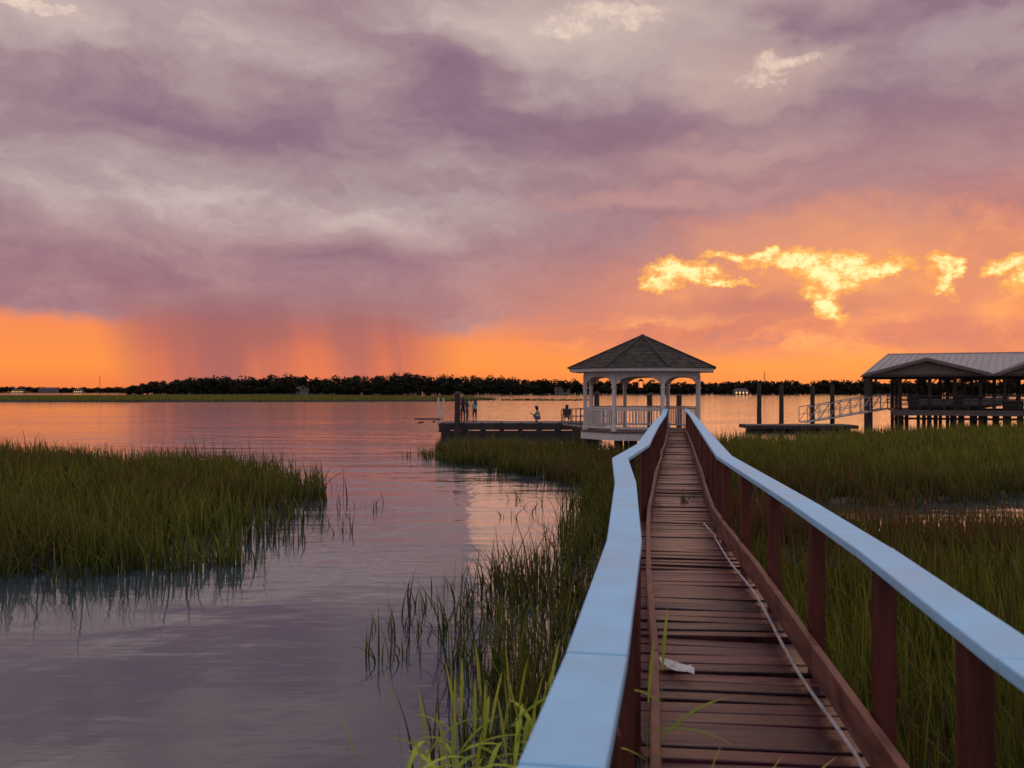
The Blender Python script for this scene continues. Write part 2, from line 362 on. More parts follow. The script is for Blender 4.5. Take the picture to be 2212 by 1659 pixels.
for k in range(8):
    a,c=gv(k,GR-.1,0),gv(k+1,GR-.1,0); d_=(c-a).normalized(); a=a+d_*.07;c=c-d_*.07; Ln=(c-a).length
    if k!=0:
        Z=Vector((0,0,1))
        f.beam(a+Z*(ZD+.90),c+Z*(ZD+.90),.09,.05); f.beam(a+Z*(ZD+.83),c+Z*(ZD+.83),.04,.07); f.beam(a+Z*(ZD+.13),c+Z*(ZD+.13),.05,.07)
        n=int(Ln/.125)
        for i in range(1,n):
            q_=a+d_*Ln*i/n; f.box(q_.x,q_.y,ZD+.48,.042,.042,.62,math.radians(10+45*k+22.5))
f.obj('balustrade',M['white'],gz)
f=B(); Z=Vector((0,0,1))
for k in range(8):
    a,c=gv(k,GR-.1,0),gv(k+1,GR-.1,0); d_=(c-a).normalized(); Ln=(c-a).length; nrm=Vector((d_.y,-d_.x,0))*.025
    f.beam(a+Z*(ZE-.06),c+Z*(ZE-.06),.11,.16)
    n=14
    for i in range(n):
        def zz(t): return ZE-.145-.05-.36*abs(2*t-1)**3.2
        t0,t1=i/n,(i+1)/n; p0=a+d_*Ln*t0; p1=a+d_*Ln*t1; top=ZE-.142
        f.hexa([p0-nrm+Z*zz(t0),p0+nrm+Z*zz(t0),p1+nrm+Z*zz(t1),p1-nrm+Z*zz(t1)],[p0-nrm+Z*top,p0+nrm+Z*top,p1+nrm+Z*top,p1-nrm+Z*top])
f.obj('arched_frieze',M['white'],gz)
RE=3.06; AP=4.84
f=B(); octa(f,RE-.02,ZE,RE,ZE+.13); f.obj('fascia',M['white'],gz)
f=B(); n=17
for i in range(n):
    t0,t1=i/n,(i+1.15)/n
    R0=(RE+.05)*(1-t0)+.02; R1=max(.03,(RE+.05)*(1-t1)); z0=ZE+.135+(AP-ZE-.13)*t0; z1=ZE+.135+(AP-ZE-.13)*min(t1,1)
    for k in range(8):
        m_=max(1,int((n-i)*.75))
        for j in range(m_):
            f.tint=random.uniform(.6,1.5)
            a0=gv(k,R0,z0+.03).lerp(gv(k+1,R0,z0+.03),j/m_); a1=gv(k,R0,z0+.03).lerp(gv(k+1,R0,z0+.03),(j+1)/m_)
            b0=gv(k,R1,z1).lerp(gv(k+1,R1,z1),j/m_); b1=gv(k,R1,z1).lerp(gv(k+1,R1,z1),(j+1)/m_)
            dn=Vector((0,0,-.03)); f.hexa([a0+dn,a1+dn,b1+dn,b0+dn],[a0,a1,b1,b0])
f.tint=.75
for k in range(8): f.beam(gv(k,RE+.07,ZE+.165),gv(k,.05,AP+.02),.12,.04)
f.cyl(GC+Z*(AP-.06),GC+Z*(AP+.07),.16,.05)
f.obj('shingle_roof',M['shingle'],gz)
ln=empty('hanging_lantern')
f=B(); c=GC+Vector((-.08,-.1,0)); f.cyl(c+Z*3.05,c+Z*(ZE+.02),.012); f.cyl(c+Z*3.0,c+Z*3.09,.14,.03,8)
for i in range(6):
    t=i*math.pi/3; f.cyl(c+Vector((math.cos(t)*.12,math.sin(t)*.12,2.74)),c+Vector((math.cos(t)*.12,math.sin(t)*.12,3.0)),.01,n=5)
f.cyl(c+Z*2.71,c+Z*2.74,.14,.14,8); f.obj('frame',M['dark'],ln)
f=B(); f.cyl(c+Z*2.745,c+Z*2.99,.09,.09,12); f.obj('glass',mat('lit_lamp',(.8,.3,.1),.4,.1,emit=(1,.32,.10,1.1)),ln,smooth=True)
# ---------------------------------------------------------------- pilings helper
def piling(X,Y,zt,r=.16,cap=False,m_='dark'):
    e=empty('dock_piling'); f=B(); n=5
    for i in range(n):
        f.cyl((X+random.uniform(-.01,.01),Y,-.6+(zt+.6)*i/n),(X,Y,-.6+(zt+.6)*(i+1)/n),r*(1.08-.03*i),r*(1.05-.03*i),12)
    f.obj('trunk',M[m_],e,smooth=False)
    if cap: f=B(); f.cyl((X,Y,zt),(X,Y,zt+.14),r*1.15,r*.5,12); f.obj('cap',M['dark'],e)
    return e
def at(px,Y): return (px-1106)/1915*Y
for px,Y,zt,cap in [(988,50.3,2.45,True),(1289,54,2.45,True),(1403,54,2.35,True),(1467,54,2.3,True)]: piling(at(px,Y),Y,zt,.17,cap)
for px,Y,zt in [(1640,59.5,3.15),(1688,59.5,3.05),(1755,59.5,3.0),(1798,59.5,3.0)]: piling(at(px,Y),Y,zt,.15)
# ---------------------------------------------------------------- left dock
dk=empty('fishing_dock'); f=B()
x0=-4.1; 
while x0<5.2:
    f.tint=random.uniform(.8,1.2); f.box(x0+.07,52.5,.76,.132,3.8,.04); x0+=.142
f.obj('planks',M['grey'],dk)
f=B(); f.box(.55,50.56,.56,9.3,.07,.34); f.box(.55,50.6,.17,9.2,.06,.36); f.box(.55,54.4,.6,9.3,.07,.28); f.box(-4.14,52.5,.5,.07,3.8,.5)
for i in range(9):
    f.cyl((-3.9+i*1.1,50.75,-.5),(-3.9+i*1.1,50.75,.7),.12); f.cyl((-3.9+i*1.1,54.1,-.5),(-3.9+i*1.1,54.1,.7),.12)
    f.box(-3.9+i*1.1,50.5,.45,.16,.07,.72)
f.obj('frame',M['dark'],dk)
f=B()
for X in(-2.4,-.9,.4,1.6,3.2): f.box(X,50.9,.83,.3,.08,.05); f.box(X-.07,50.9,.80,.05,.08,.04); f.box(X+.07,50.9,.80,.05,.08,.04)
f.obj('cleats',M['metal'],dk)
rr=empty('dock_ramp'); f=B(); 
xa,xb=at(1213,50),at(1263,42)
f.hexa([(xa,48.6,.72),(xa+.1,50.6,.72),(xb+1.1,38,ZD-.09),(xb,37.2,ZD-.09)][:4],[(xa,48.6,.77),(xa+.1,50.6,.77),(xb+1.1,38,ZD-.04),(xb,37.2,ZD-.04)])
f.obj('deck',M['grey'],rr)
f=B()
P0=Vector((at(1213,48.5),48.5,.8)); P1=Vector((at(1264,38.6),38.6,ZD))
for off in(Vector((0,0,0)),Vector((1.1,.6,0))):
    for h in(.12,.45,.8): f.beam(P0+off+Z*h,P1+off+Z*h,.04,.04)
    for i in range(7): q_=P0.lerp(P1,i/6)+off; f.beam(q_+Z*(-.05),q_+Z*.82,.045,.045)
f.obj('railing',M['grey'],rr)
bl=empty('boat_lift'); f=B()
f.beam((-5.6,50.6,1.02),(-4.1,50.8,1.0),.3,.07); f.beam((-5.5,51.6,.96),(-4.1,51.6,.96),.3,.07); f.beam((-5.3,50.6,.8),(-5.2,51.7,.8),.08,.1); f.beam((-4.5,50.6,.85),(-4.5,51.7,.85),.08,.1)
f.obj('cradle',M['grey'],bl)
f=B(); f.cyl((-4.22,50.9,.6),(-4.22,50.9,2.25),.045); f.cyl((-4.0,51.7,.6),(-4.0,51.7,2.2),.045); f.beam((-4.25,50.8,1.1),(-4.05,50.8,1.45),.14,.1); f.obj('guide_poles',M['white'],bl)
# ---------------------------------------------------------------- floating dock, gangway, boathouse
fd=empty('floating_dock'); f=B(); x0=15.0
while x0<21.8:
    f.box(x0+.07,57.3,.43,.13,2.6,.04); x0+=.142
f.obj('planks',M['grey'],fd)
f=B(); f.box(18.45,56.02,.32,6.9,.07,.2); f.box(18.45,58.6,.32,6.9,.07,.2); f.box(15.03,57.3,.32,.06,2.4,.2); f.box(21.85,57.3,.32,.06,2.4,.2)
for i in range(6): f.box(15.8+i*1.05,57.3,.06,.8,2.2,.3)
f.obj('floats',M['dark'],fd)
gw=empty('gangway'); f=B()
P0=Vector((19.4,58.2,.55)); P1=Vector((25.7,60.2,1.42))
for off in(Vector((0,0,0)),Vector((-.25,.95,0))):
    for h in(0,.5,1.0): f.beam(P0+off+Z*h,P1+off+Z*h,.05,.06 if h!=.5 else .035)
    for i in range(9):
        q_=P0.lerp(P1,i/8)+off; f.beam(q_,q_+Z*1.0,.04,.04)
        if i<8:
            q2=P0.lerp(P1,(i+1)/8)+off; f.beam(q_,q2+Z*1.0,.03,.03)
f.obj('truss_rails',M['metal'],gw)
f=B(); f.hexa([P0-Z*.03,P0+Vector((-.25,.95,-.03)),P1+Vector((-.25,.95,-.03)),P1-Z*.03],[P0+Z*.02,P0+Vector((-.25,.95,.02)),P1+Vector((-.25,.95,.02)),P1+Z*.02]); f.obj('walkway',M['metal'],gw)
# boathouse is modelled in local coordinates, then turned about its front-left pile
bh=empty('boathouse'); PV=Vector((24.25,60,0)); BR=math.radians(-20)
bh.location=PV-Matrix.Rotation(BR,3,'Z')@PV; bh.rotation_euler=(0,0,BR)
f=B(); Xs=[24.25,26.1,27.9,29.4,30.9,32.3,33.8,35.6,38,40.5]
for Y in(60,64,68.5):
    for i,X in enumerate(Xs): f.cyl((X,Y,-.5),(X,Y,3.62),.12 if i else .15,n=8)
for X in Xs[1:]:
    for Y in (61.5,66): f.cyl((X+.5,Y,-.5),(X+.5,Y,1.2),.13,n=8)
f.obj('piles',M['dark'],bh)
f=B(); f.box(33.6,60.2,1.28,16,1.7,.12); f.box(33.6,59.4,1.12,16,.1,.25); f.box(33.6,68,1.28,16,1.6,.12); f.box(26.3,64,1.28,1.2,6,.12); f.box(34,64,1.28,1.2,6,.12)
f.box(33.6,60.9,.75,16,.12,.14)
f.obj('deck',M['grey'],bh)
f=B()
for Y in(59.5,68.9):
    for h in(1.7,1.98,2.28): f.beam((25.7,Y,h),(41,Y,h),.05,.07)
    x0=25.8
    while x0<41: f.box(x0,Y,1.8,.08,.08,1.0); x0+=1.45
f.obj('railing',M['dark'],bh)
f=B()
for Y in(60,64,68.5): f.beam((24,Y,3.6),(41.5,Y,3.6),.14,.22)
for X in Xs: f.beam((X,59.8,3.45),(X,68.7,3.45),.1,.2)
for i,X in enumerate(Xs):
    f.beam((X,60,2.95),(X+.55,60,3.55),.08,.08); 
    if i: f.beam((X,60,2.95),(X-.55,60,3.55),.08,.08)
f.obj('roof_frame',M['dark'],bh)
f=B()
for (X,Y,a,c,e_) in [(27.0,61.2,.6,.6,.9),(28.6,67.6,1.6,.7,1.1),(31.4,67.8,.9,.7,1.5),(33.0,61.2,1.1,.5,.6),(36.5,67.5,2.0,.7,1.2),(29.8,61.3,.5,.5,1.3)]:
    f.box(X,Y,1.345+e_/2,a,c,e_); f.box(X,Y,1.345+e_+.03,a*1.1,c*1.1,.05)
for X in(27.5,30.5,33.5,36.5,39.5):
    f.beam((X,62,3.3),(X,66,3.3),.12,.18); f.cyl((X,62.4,2.2),(X,62.4,3.3),.015,n=5); f.cyl((X,65.6,2.2),(X,65.6,3.3),.015,n=5)
f.obj('lift_beams_and_lockers',M['dark'],bh)
zE,zRg=3.68,5.2
def slab(bb,a,bq,c,d_,th=.05,rib=.45):
    a,bq,c,d_=map(Vector,(a,bq,c,d_)); n=(bq-a).cross(d_-a).normalized()
    if n.z<0: n=-n
    bb.hexa([a,bq,c,d_],[a+n*th,bq+n*th,c+n*th,d_+n*th])
    m_=max(2,int(max((bq-a).length,(c-d_).length)/rib))
    for i in range(m_+1):
        t=i/m_; bb.beam(a.lerp(bq,t)+n*(th+.012),d_.lerp(c,t)+n*(th+.012),.04,.05)
f=B()
slab(f,(23.9,59.3,zE),(42,59.3,zE),(42,64.3,zRg),(25.6,64.3,zRg))
slab(f,(42,69.3,zE),(23.9,69.3,zE),(25.6,64.3,zRg),(42,64.3,zRg))
slab(f,(23.9,69.3,zE),(23.9,59.3,zE),(25.6,64.3,zRg),(25.6,64.32,zRg))
def gable(f,xc,hw,zp,yf,yb):
    slab(f,(xc-hw,yf,zE+.03),(xc-hw,yb,zE+.03),(xc,yb,zp),(xc,yf,zp)); slab(f,(xc+hw,yb,zE+.03),(xc+hw,yf,zE+.03),(xc,yf,zp),(xc,yb,zp))
gable(f,27.6,3.7,4.72,58.6,63.0); gable(f,35.0,3.3,4.98,58.6,63.6)
f.beam((25.6,64.3,zRg+.06),(42,64.3,zRg+.06),.2,.06)
f.obj('metal_roof',M['metal'],bh)
f=B()
for xc,hw,zp in((27.6,3.3,4.60),(35.0,2.9,4.86)):
    y_=59.05; f.add([(xc-hw,y_,zE+.02),(xc+hw,y_,zE+.02),(xc,y_,zp-.03),(xc-hw,y_+.06,zE+.02),(xc+hw,y_+.06,zE+.02),(xc,y_+.06,zp-.03)],[(0,1,2),(5,4,3),(0,3,4,1),(1,4,5,2),(2,5,3,0)])
f.obj('gable_siding',M['siding'],bh)
f=B()
for xc,hw,zp in((27.6,3.73,4.70),(35.0,3.33,4.96)):
    for sg in(-1,1): f.beam((xc+sg*hw,58.62,zE-.03),(xc,58.62,zp-.05),.05,.16)
f.beam((23.9,59.33,zE-.05),(42,59.33,zE-.05),.05,.13)
f.obj('barge_boards',M['siding'],bh)
def boat(X,Y,zb,Ln,wd,ht):
    P_=Matrix.Rotation(BR,3,'Z')@(Vector((X,Y,0))-PV)+PV
    e=empty('motor_boat'); e.location=P_; e.rotation_euler=(0,0,BR); X=Y=0
    f=B(); n=14; vs=[]
    for i in range(n):
        t=i/(n-1); xx=X+(t-.5)*Ln; ws=wd/2*(1-max(0,(t-.55)/.45)**2.2*.97); kz=zb+.45*ht*max(0,(t-.6)/.4)**2; tz=zb+ht*(1+.25*t*t)
        vs+=[(xx,Y,kz),(xx,Y+ws*.75,kz+ht*.35),(xx,Y+ws,tz),(xx,Y+ws*.85,tz-.03),(xx,Y-ws*.85,tz-.03),(xx,Y-ws,tz),(xx,Y-ws*.75,kz+ht*.35)]
    fs=[]
    for i in range(n-1):
        for k in range(7): fs.append((i*7+k,(i+1)*7+k,(i+1)*7+(k+1)%7,i*7+(k+1)%7))
    fs+=[tuple(range(6,-1,-1)),tuple((n-1)*7+k for k in range(7))]
    f.add(vs,fs); f.obj('hull',M['hull'],e)
    f=B(); f.box(X-.1,Y,zb+ht+.35,.7,.8,.7); f.box(X-Ln/2-.2,Y,zb+ht+.15,.35,.4,.75); f.beam((X-.9,Y-.5,zb+ht),(X-.7,Y-.5,zb+ht+1.3),.05,.05);f.beam((X+.7,Y-.5,zb+ht),(X+.6,Y-.5,zb+ht+1.3),.05,.05); f.box(X-.05,Y,zb+ht+1.32,1.9,1.3,.06)
    f.obj('console_and_motor',M['dark'],e)
boat(30.2,64,1.4,6,2.1,.65)
boat(38.2,64,1.4,5,2.0,.6)
# ---------------------------------------------------------------- people
skin_c=(.35,.2,.14)
Mskin=mat('skin',skin_c,.5,.05); Mhair=mat('dark_hair',(.012,.009,.008),.5,.3,(30,30,4)); Mbk=mat('dark_cloth',(.02,.02,.028),.8,.2)
Mteal=mat('teal_cloth',(.12,.42,.40),.8,.12); Mden=mat('denim',(.06,.09,.16),.8,.2); Mpat=mat('patterned_shirt',(.05,.16,.14),.8,.6,(14,14,14),c2=(.5,.5,.35,1),detail=1); Mshoe=mat('shoe',(.05,.05,.05),.6,.1)
def person(name,pos,face,H,J,shirt,pants,sleeve=True,legs=True,hair_len=.1,hairm=None):
    order=['pelvis','spine','chest','neck','jaw','head','crown']; rad=dict(pelvis=.135,spine=.115,chest=.14,neck=.05,jaw=.068,head=.098,crown=.06,shL=.055,elL=.042,wrL=.028,haL=.034,hiL=.088,knL=.058,anL=.038,toL=.034)
    names=order+[a+s for s in'LR' for a in('sh','el','wr','ha','hi','kn','an','to')]
    idx={n:i for i,n in enumerate(names)}; vs=[J[n] for n in names]
    ed=[(idx[a],idx[c]) for a,c in zip(order,order[1:])]
    for s in'LR':
        ed+=[(idx['chest'],idx['sh'+s]),(idx['sh'+s],idx['el'+s]),(idx['el'+s],idx['wr'+s]),(idx['wr'+s],idx['ha'+s]),(idx['pelvis'],idx['hi'+s]),(idx['hi'+s],idx['kn'+s]),(idx['kn'+s],idx['an'+s]),(idx['an'+s],idx['to'+s])]
    me=bpy.data.meshes.new(name); me.from_pydata(vs,ed,[]); o=bpy.data.objects.new(name,me); S.collection.objects.link(o)
    md=o.modifiers.new('skin','SKIN'); md.use_smooth_shade=True
    for i,n in enumerate(names):
        r=rad.get(n) or rad[n[:-1]+'L']; sv=me.skin_vertices[0].data[i]; sv.radius=(r,r*.8 if n in('chest','spine','pelvis') else r); sv.use_root=(n=='pelvis')
    o.modifiers.new('sub','SUBSURF').levels=1; o.modifiers['sub'].render_levels=1
    dg=bpy.context.evaluated_depsgraph_get(); me2=bpy.data.meshes.new_from_object(o.evaluated_get(dg)); o.modifiers.clear(); o.data=me2
    for m_ in(Mskin,shirt,pants,Mshoe): me2.materials.append(m_)
    segs=[(a,c) for a,c in [(names[i],names[j]) for i,j in ed]]
    lab={}
    for a,c in segs:
        k=c[:-1] if c[-1] in'LR' else c
        lab[(a,c)]={'spine':1,'chest':1,'neck':1,'jaw':0,'head':0,'crown':0,'sh':1,'el':1,'wr':0,'ha':0,'hi':2,'kn':2,'an':2 if legs else 0,'to':3}[k]
    for p_ in me2.polygons:
        c0=p_.center; best=9;bl_=0
        for (a,c),l in lab.items():
            A_,C_=Vector(J[a]),Vector(J[c]); t=max(0,min(1,(c0-A_).dot(C_-A_)/max(1e-6,(C_-A_).length_squared))); dd=(c0-A_.lerp(C_,t)).length
            if dd<best: best=dd; bl_=l if not(c=='neck' and t>.7) else 0
        p_.material_index=bl_; p_.use_smooth=True
    f=B()
    for s in'LR':
        w_,h_=Vector(J['wr'+s]),Vector(J['ha'+s]); d_=(h_-w_).normalized(); sd=d_.orthogonal().normalized(); bd=d_.cross(sd)
        for i,l in enumerate((.062,.075,.07,.055)):
            r0=h_+d_*.02+sd*(i-1.5)*.018; r1=r0+d_*l*.55+bd*.008; r2=r1+(d_+bd*.6).normalized()*l*.5
            f.cyl(r0,r1,.009,.0085,6); f.cyl(r1,r2,.0085,.006,6)
        r0=h_-d_*.01+sd*.03; r1=r0+(d_+sd*.9).normalized()*.035; f.cyl(r0,r1,.011,.009,6); f.cyl(r1,r1+(d_+sd*.2).normalized()*.03,.009,.007,6)
    hd=Vector(J['head'])
    f.cyl(hd+Vector((0,.08,.0)),hd+Vector((0,.118,-.03)),.01,.016,6)
    for s in(-1,1): f.cyl(hd+Vector((s*.085,0,-.01)),hd+Vector((s*.105,-.01,0)),.028,.02,8)
    f.obj('hands_face',Mskin,o,smooth=True)
    f=B()
    for s in(-1,1): f.cyl(hd+Vector((s*.033,.078,.012)),hd+Vector((s*.033,.094,.012)),.012,.008,8)
    f.beam(hd+Vector((-.022,.092,-.052)),hd+Vector((.022,.092,-.052)),.012,.008)
    f.obj('eyes_mouth',mat('face_dark',(.08,.03,.03)),o)
    f=B()
    zs=[(.125,.02,-.01),(.105,.075,-.015),(.06,.108,-.02),(0,.114,-.032),(-.06,.105,-.045)]
    ll=-.06
    while ll>-hair_len: ll-=.09; zs.append((ll,.1+.1*abs(ll)*.3,-.06-.02*abs(ll)))
    n=16; vs=[]
    for zz_,r,yo in zs:
        for i in range(n):
            t=2*math.pi*i/n; yy=math.sin(t)*r*(1 if zz_>-.07 else .55)
            cut=.03 if zz_<.05 else 9
            vs.append(hd+Vector((math.cos(t)*r,min(yy+yo,cut),zz_)))
    fs=[(k*n+i,k*n+(i+1)%n,(k+1)*n+(i+1)%n,(k+1)*n+i) for k in range(len(zs)-1) for i in range(n)]+[tuple(range(n)),tuple((len(zs)-1)*n+i for i in range(n))]
    f.add(vs,fs); f.obj('hair',hairm or Mhair,o,smooth=True)
    o.location=pos; o.rotation_euler=(0,0,face); sc=H/1.72; o.scale=(sc,sc,sc); return o
stand=dict(pelvis=(0,0,.95),spine=(0,0,1.1),chest=(0,-.01,1.28),neck=(0,0,1.44),jaw=(0,.02,1.52),head=(0,.01,1.61),crown=(0,0,1.67))
for s,k in(('L',-1),('R',1)):
    stand.update({'sh'+s:(k*.165,0,1.38),'el'+s:(k*.22,-.02,1.11),'wr'+s:(k*.22,.06,.88),'ha'+s:(k*.215,.08,.81),'hi'+s:(k*.09,0,.88),'kn'+s:(k*.1,.02,.49),'an'+s:(k*.1,-.02,.09),'to'+s:(k*.12,.12,.035)})
st2=dict(stand); st2.update(elR=(.25,.1,1.15),wrR=(.12,.28,1.2),haR=(.08,.33,1.24),knL=(-.12,.06,.49),anL=(-.14,-.02,.09))
crouch=dict(pelvis=(0,-.12,.27),spine=(0,-.1,.42),chest=(0,.0,.6),neck=(0,.06,.76),jaw=(0,.1,.84),head=(0,.11,.92),crown=(0,.09,.98))
for s,k in(('L',-1),('R',1)):
    crouch.update({'sh'+s:(k*.165,.03,.70),'el'+s:(k*.21,.16,.47),'wr'+s:(k*.08,.38,.52),'ha'+s:(k*.05,.44,.55),'hi'+s:(k*.1,-.08,.25),'kn'+s:(k*.16,.28,.47),'an'+s:(k*.14,.05,.09),'to'+s:(k*.16,.19,.04)})
ZK=.78
person('girl',(at(1000,51.5),51.5,ZK),math.radians(15),1.45,stand,Mbk,Mbk,hair_len=.5)
person('girl',(at(1009,52.3),52.3,ZK),math.radians(-60),1.36,st2,Mden,Mden,hair_len=.35)
person('girl',(at(1026,51.8),51.8,ZK),math.radians(40),1.42,st2,Mteal,Mbk,legs=False,hair_len=.3,hairm=mat('brown_hair',(.05,.03,.02)))
person('crouching_person',(at(1162,51.4),51.4,ZK),math.radians(75),1.62,crouch,Mpat,Mden,legs=False,hair_len=.12)
person('seated_person',(at(1224,52.6),52.6,ZK+.12),math.radians(-20),1.5,crouch,Mbk,Mbk,hair_len=.15)
f=B(); X=at(1224,52.6); ch=empty('folding_chair'); f.box(X,52.5,ZK+.28,.5,.45,.04); f.box(X,52.27,ZK+.6,.5,.04,.4)
for a in(-.23,.23):
    for c in(-.2,.2): f.box(X+a,52.5+c,ZK+.14,.03,.03,.28)
f.obj('frame',M['dark'],ch)
# ---------------------------------------------------------------- grass
def inpoly(P,poly):
    x_,y_=P[:,0],P[:,1]; r=np.zeros(len(P),bool); n=len(poly)
    for i in range(n):
        (x1,y1),(x2,y2)=poly[i],poly[(i+1)%n]
        c=((y1>y_)!=(y2>y_))&(x_<(x2-x1)*(y_-y1)/(y2-y1+1e-12)+x1); r^=c
    return r
def pn(P,s,k=0):
    x_,y_=P[:,0]/s+k*7.1,P[:,1]/s+k*3.3
    return (np.sin(x_*1.3+1.7*np.sin(y_*.9))+np.sin(y_*1.7+1.3*np.sin(x_*1.1+2))+np.sin((x_+y_)*2.3+k)+np.sin((x_-y_*1.3)*3.1+2*k))/4
def rawmesh(name,V_,F,mt,T_,H_,parent=None):
    me=bpy.data.meshes.new(name); me.vertices.add(len(V_)); me.vertices.foreach_set('co',V_.astype(np.float32).ravel())
    me.loops.add(F.size); me.loops.foreach_set('vertex_index',F.astype(np.int32).ravel())
    me.polygons.add(len(F)); me.polygons.foreach_set('loop_start',np.arange(0,F.size,4,dtype=np.int32)); me.polygons.foreach_set('loop_total',np.full(len(F),4,dtype=np.int32))
    me.update(calc_edges=True)
    a=me.attributes.new('tint','FLOAT','POINT'); a.data.foreach_set('value',T_.astype(np.float32))
    a=me.attributes.new('hgt','FLOAT','POINT'); a.data.foreach_set('value',H_.astype(np.float32))
    me.materials.append(mt); o=bpy.data.objects.new(name,me); S.collection.objects.link(o)
    if parent: o.parent=parent
    return o
def blades(name,P,h,wd,mt,seg=3,lean=.3,base=0,parent=None,tintf=None):
    n=len(P); ph=rng.uniform(0,2*np.pi,n)*.75+1.2*pn(P,1.5,8); fa=rng.uniform(0,np.pi,n); ln_=np.abs(rng.normal(0,lean,n))+.04
    broken=rng.random(n)<.06; ln_[broken]+=.7
    h=h*np.clip(rng.normal(1,.18,n),.45,1.6)
    tn=np.clip(rng.normal(.5,.26,n)+ (tintf if tintf is not None else 0),0,1)
    V_=np.zeros((n,seg+1,2,3)); H_=np.zeros((n,seg+1,2)); T_=np.repeat(tn,(seg+1)*2)
    for k in range(seg+1):
        t=k/seg; off=ln_*h*t**2; zc=h*(t-.25*ln_*t**2); wk=wd*(1-t**1.7)*.5+wd*.03
        cx=P[:,0]+np.cos(ph)*off; cy=P[:,1]+np.sin(ph)*off
        for s,sg in((0,-1),(1,1)):
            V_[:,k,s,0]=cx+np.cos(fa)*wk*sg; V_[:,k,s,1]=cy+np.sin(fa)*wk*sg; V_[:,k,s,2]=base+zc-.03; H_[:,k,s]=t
    nv=(seg+1)*2; o_=(np.arange(n)*nv)[:,None,None]; q_=np.array([[2*k,2*k+1,2*k+3,2*k+2] for k in range(seg)])[None]
    F=(o_+q_).reshape(-1,4)
    return rawmesh(name,V_.reshape(-1,3),F,mt,T_,H_.ravel(),parent)
def scatter(poly,dens,edge=.5,clump=0.,cs=.35):
    p_=np.array(poly); lo,hi=p_.min(0),p_.max(0); n=int((hi-lo).prod()*dens)
    P=rng.uniform(lo,hi,(n,2))
    if clump:
        nc=max(3,int((hi-lo).prod()*clump)); C_=rng.uniform(lo,hi,(nc,2)); P2=C_[rng.integers(0,nc,n)]+rng.normal(0,cs*.35,(n,2)); pick=rng.random(n)<.65; P=np.where(pick[:,None],P2,P)
    Q=P+np.stack([pn(P,1.2,1),pn(P,1.0,2)],1)*edge+rng.normal(0,.3*edge,(n,2))
    return P[inpoly(Q,poly)]
LP=[(-30,11.5),(-7.1,12.2),(-5.5,11.6),(-4.6,12.5),(-4.2,14.3),(-3.95,16.4),(-4.4,20.8),(-5.6,23.8),(-10.3,29),(-19,33.5),(-32,36)]
P=scatter(LP,165,1.3,2.2,.55); P=P[P[:,0]>-.62*P[:,1]-1.5]
k=pn(P,.8,4); P=P[(k>-.35)|(rng.random(len(P))<.3)]
ed=np.clip((-3.9-P[:,0])/2.8,0,1)*np.clip((P[:,1]-11.3)/2.4,.2,1); P=P[rng.random(len(P))<.25+.75*ed]
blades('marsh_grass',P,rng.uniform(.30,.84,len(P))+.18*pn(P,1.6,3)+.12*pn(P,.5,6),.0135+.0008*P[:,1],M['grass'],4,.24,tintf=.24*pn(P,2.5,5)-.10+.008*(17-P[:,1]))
MP=[(-3.1,35.5),(-1.4,31),(.6,27.5),(2.0,24),(2.6,21),(3.4,21),(5.2,32.6),(4.2,34),(3,38),(-.5,39),(-2.6,38)]
P=scatter(MP,150,.8,3.0)
blades('marsh_grass',P,rng.uniform(.34,.76,len(P))+.1*pn(P,1.4,3),.011+.0008*P[:,1],M['grass'],3,.24,tintf=.2*pn(P,2,5)-.25)
SP_=[(2.9,22),(1.5,20.5),(.95,15),(-.35,11.3),(-.75,9.2),(-.4,7),(-.3,5),(0,3),(.4,3),(.72,6),(1.05,8.6),(1.6,11.5),(3.1,20)]
P=scatter(SP_,140,.5,6.0,.3); k=pn(P,.5,4); P=P[(k>-.25)|(rng.random(len(P))<.2)]
blades('marsh_grass',P,rng.uniform(.3,.85,len(P)),.0115+.0006*P[:,1],M['grass'],5,.38,tintf=.15*pn(P,2,5)-.15)
P=np.concatenate([scatter([(-.1,22),(1.6,21),(1.2,15),(-.2,17)],9,.6,.6),scatter([(-4.3,19),(-2.9,21),(-3.2,15),(-4.0,14)],10,.5,1),scatter([(-3,39),(-4.3,35),(-2,31),(-1,31)],16,.5,1),scatter([(-1.4,11),(-.4,12),(-.5,7.5),(-1.5,8)],24,.4,2)])
blades('marsh_grass',P,rng.uniform(.2,.5,len(P)),.014+.0004*P[:,1],M['grass'],4,.55,tintf=-.1)
RP=[(.9,-2),(1.4,2),(1.75,5),(2.3,9),(2.9,12),(4.05,18.5),(6.9,33.4),(7.6,38),(12,41),(17,45),(22,49),(28,54),(45,57),(60,57),(60,10),(16,-2)]
PUDS=[(7.4,18.2,1.4,1.9),(10.4,18.6,1.7,1.9),(8.9,17.3,1.0,.9),(5.9,19.5,.8,1.1),(4.2,13,.5,.9),(12.8,20.5,1.6,1.2)]
def puddle(P): 
    m=np.full(len(P),9.)
    for (a,c,e,g_) in PUDS: m=np.minimum(m,((P[:,0]-a)/e)**2+((P[:,1]-c)/g_)**2)
    return m+.35*pn(P,.5,2)
parts=[]
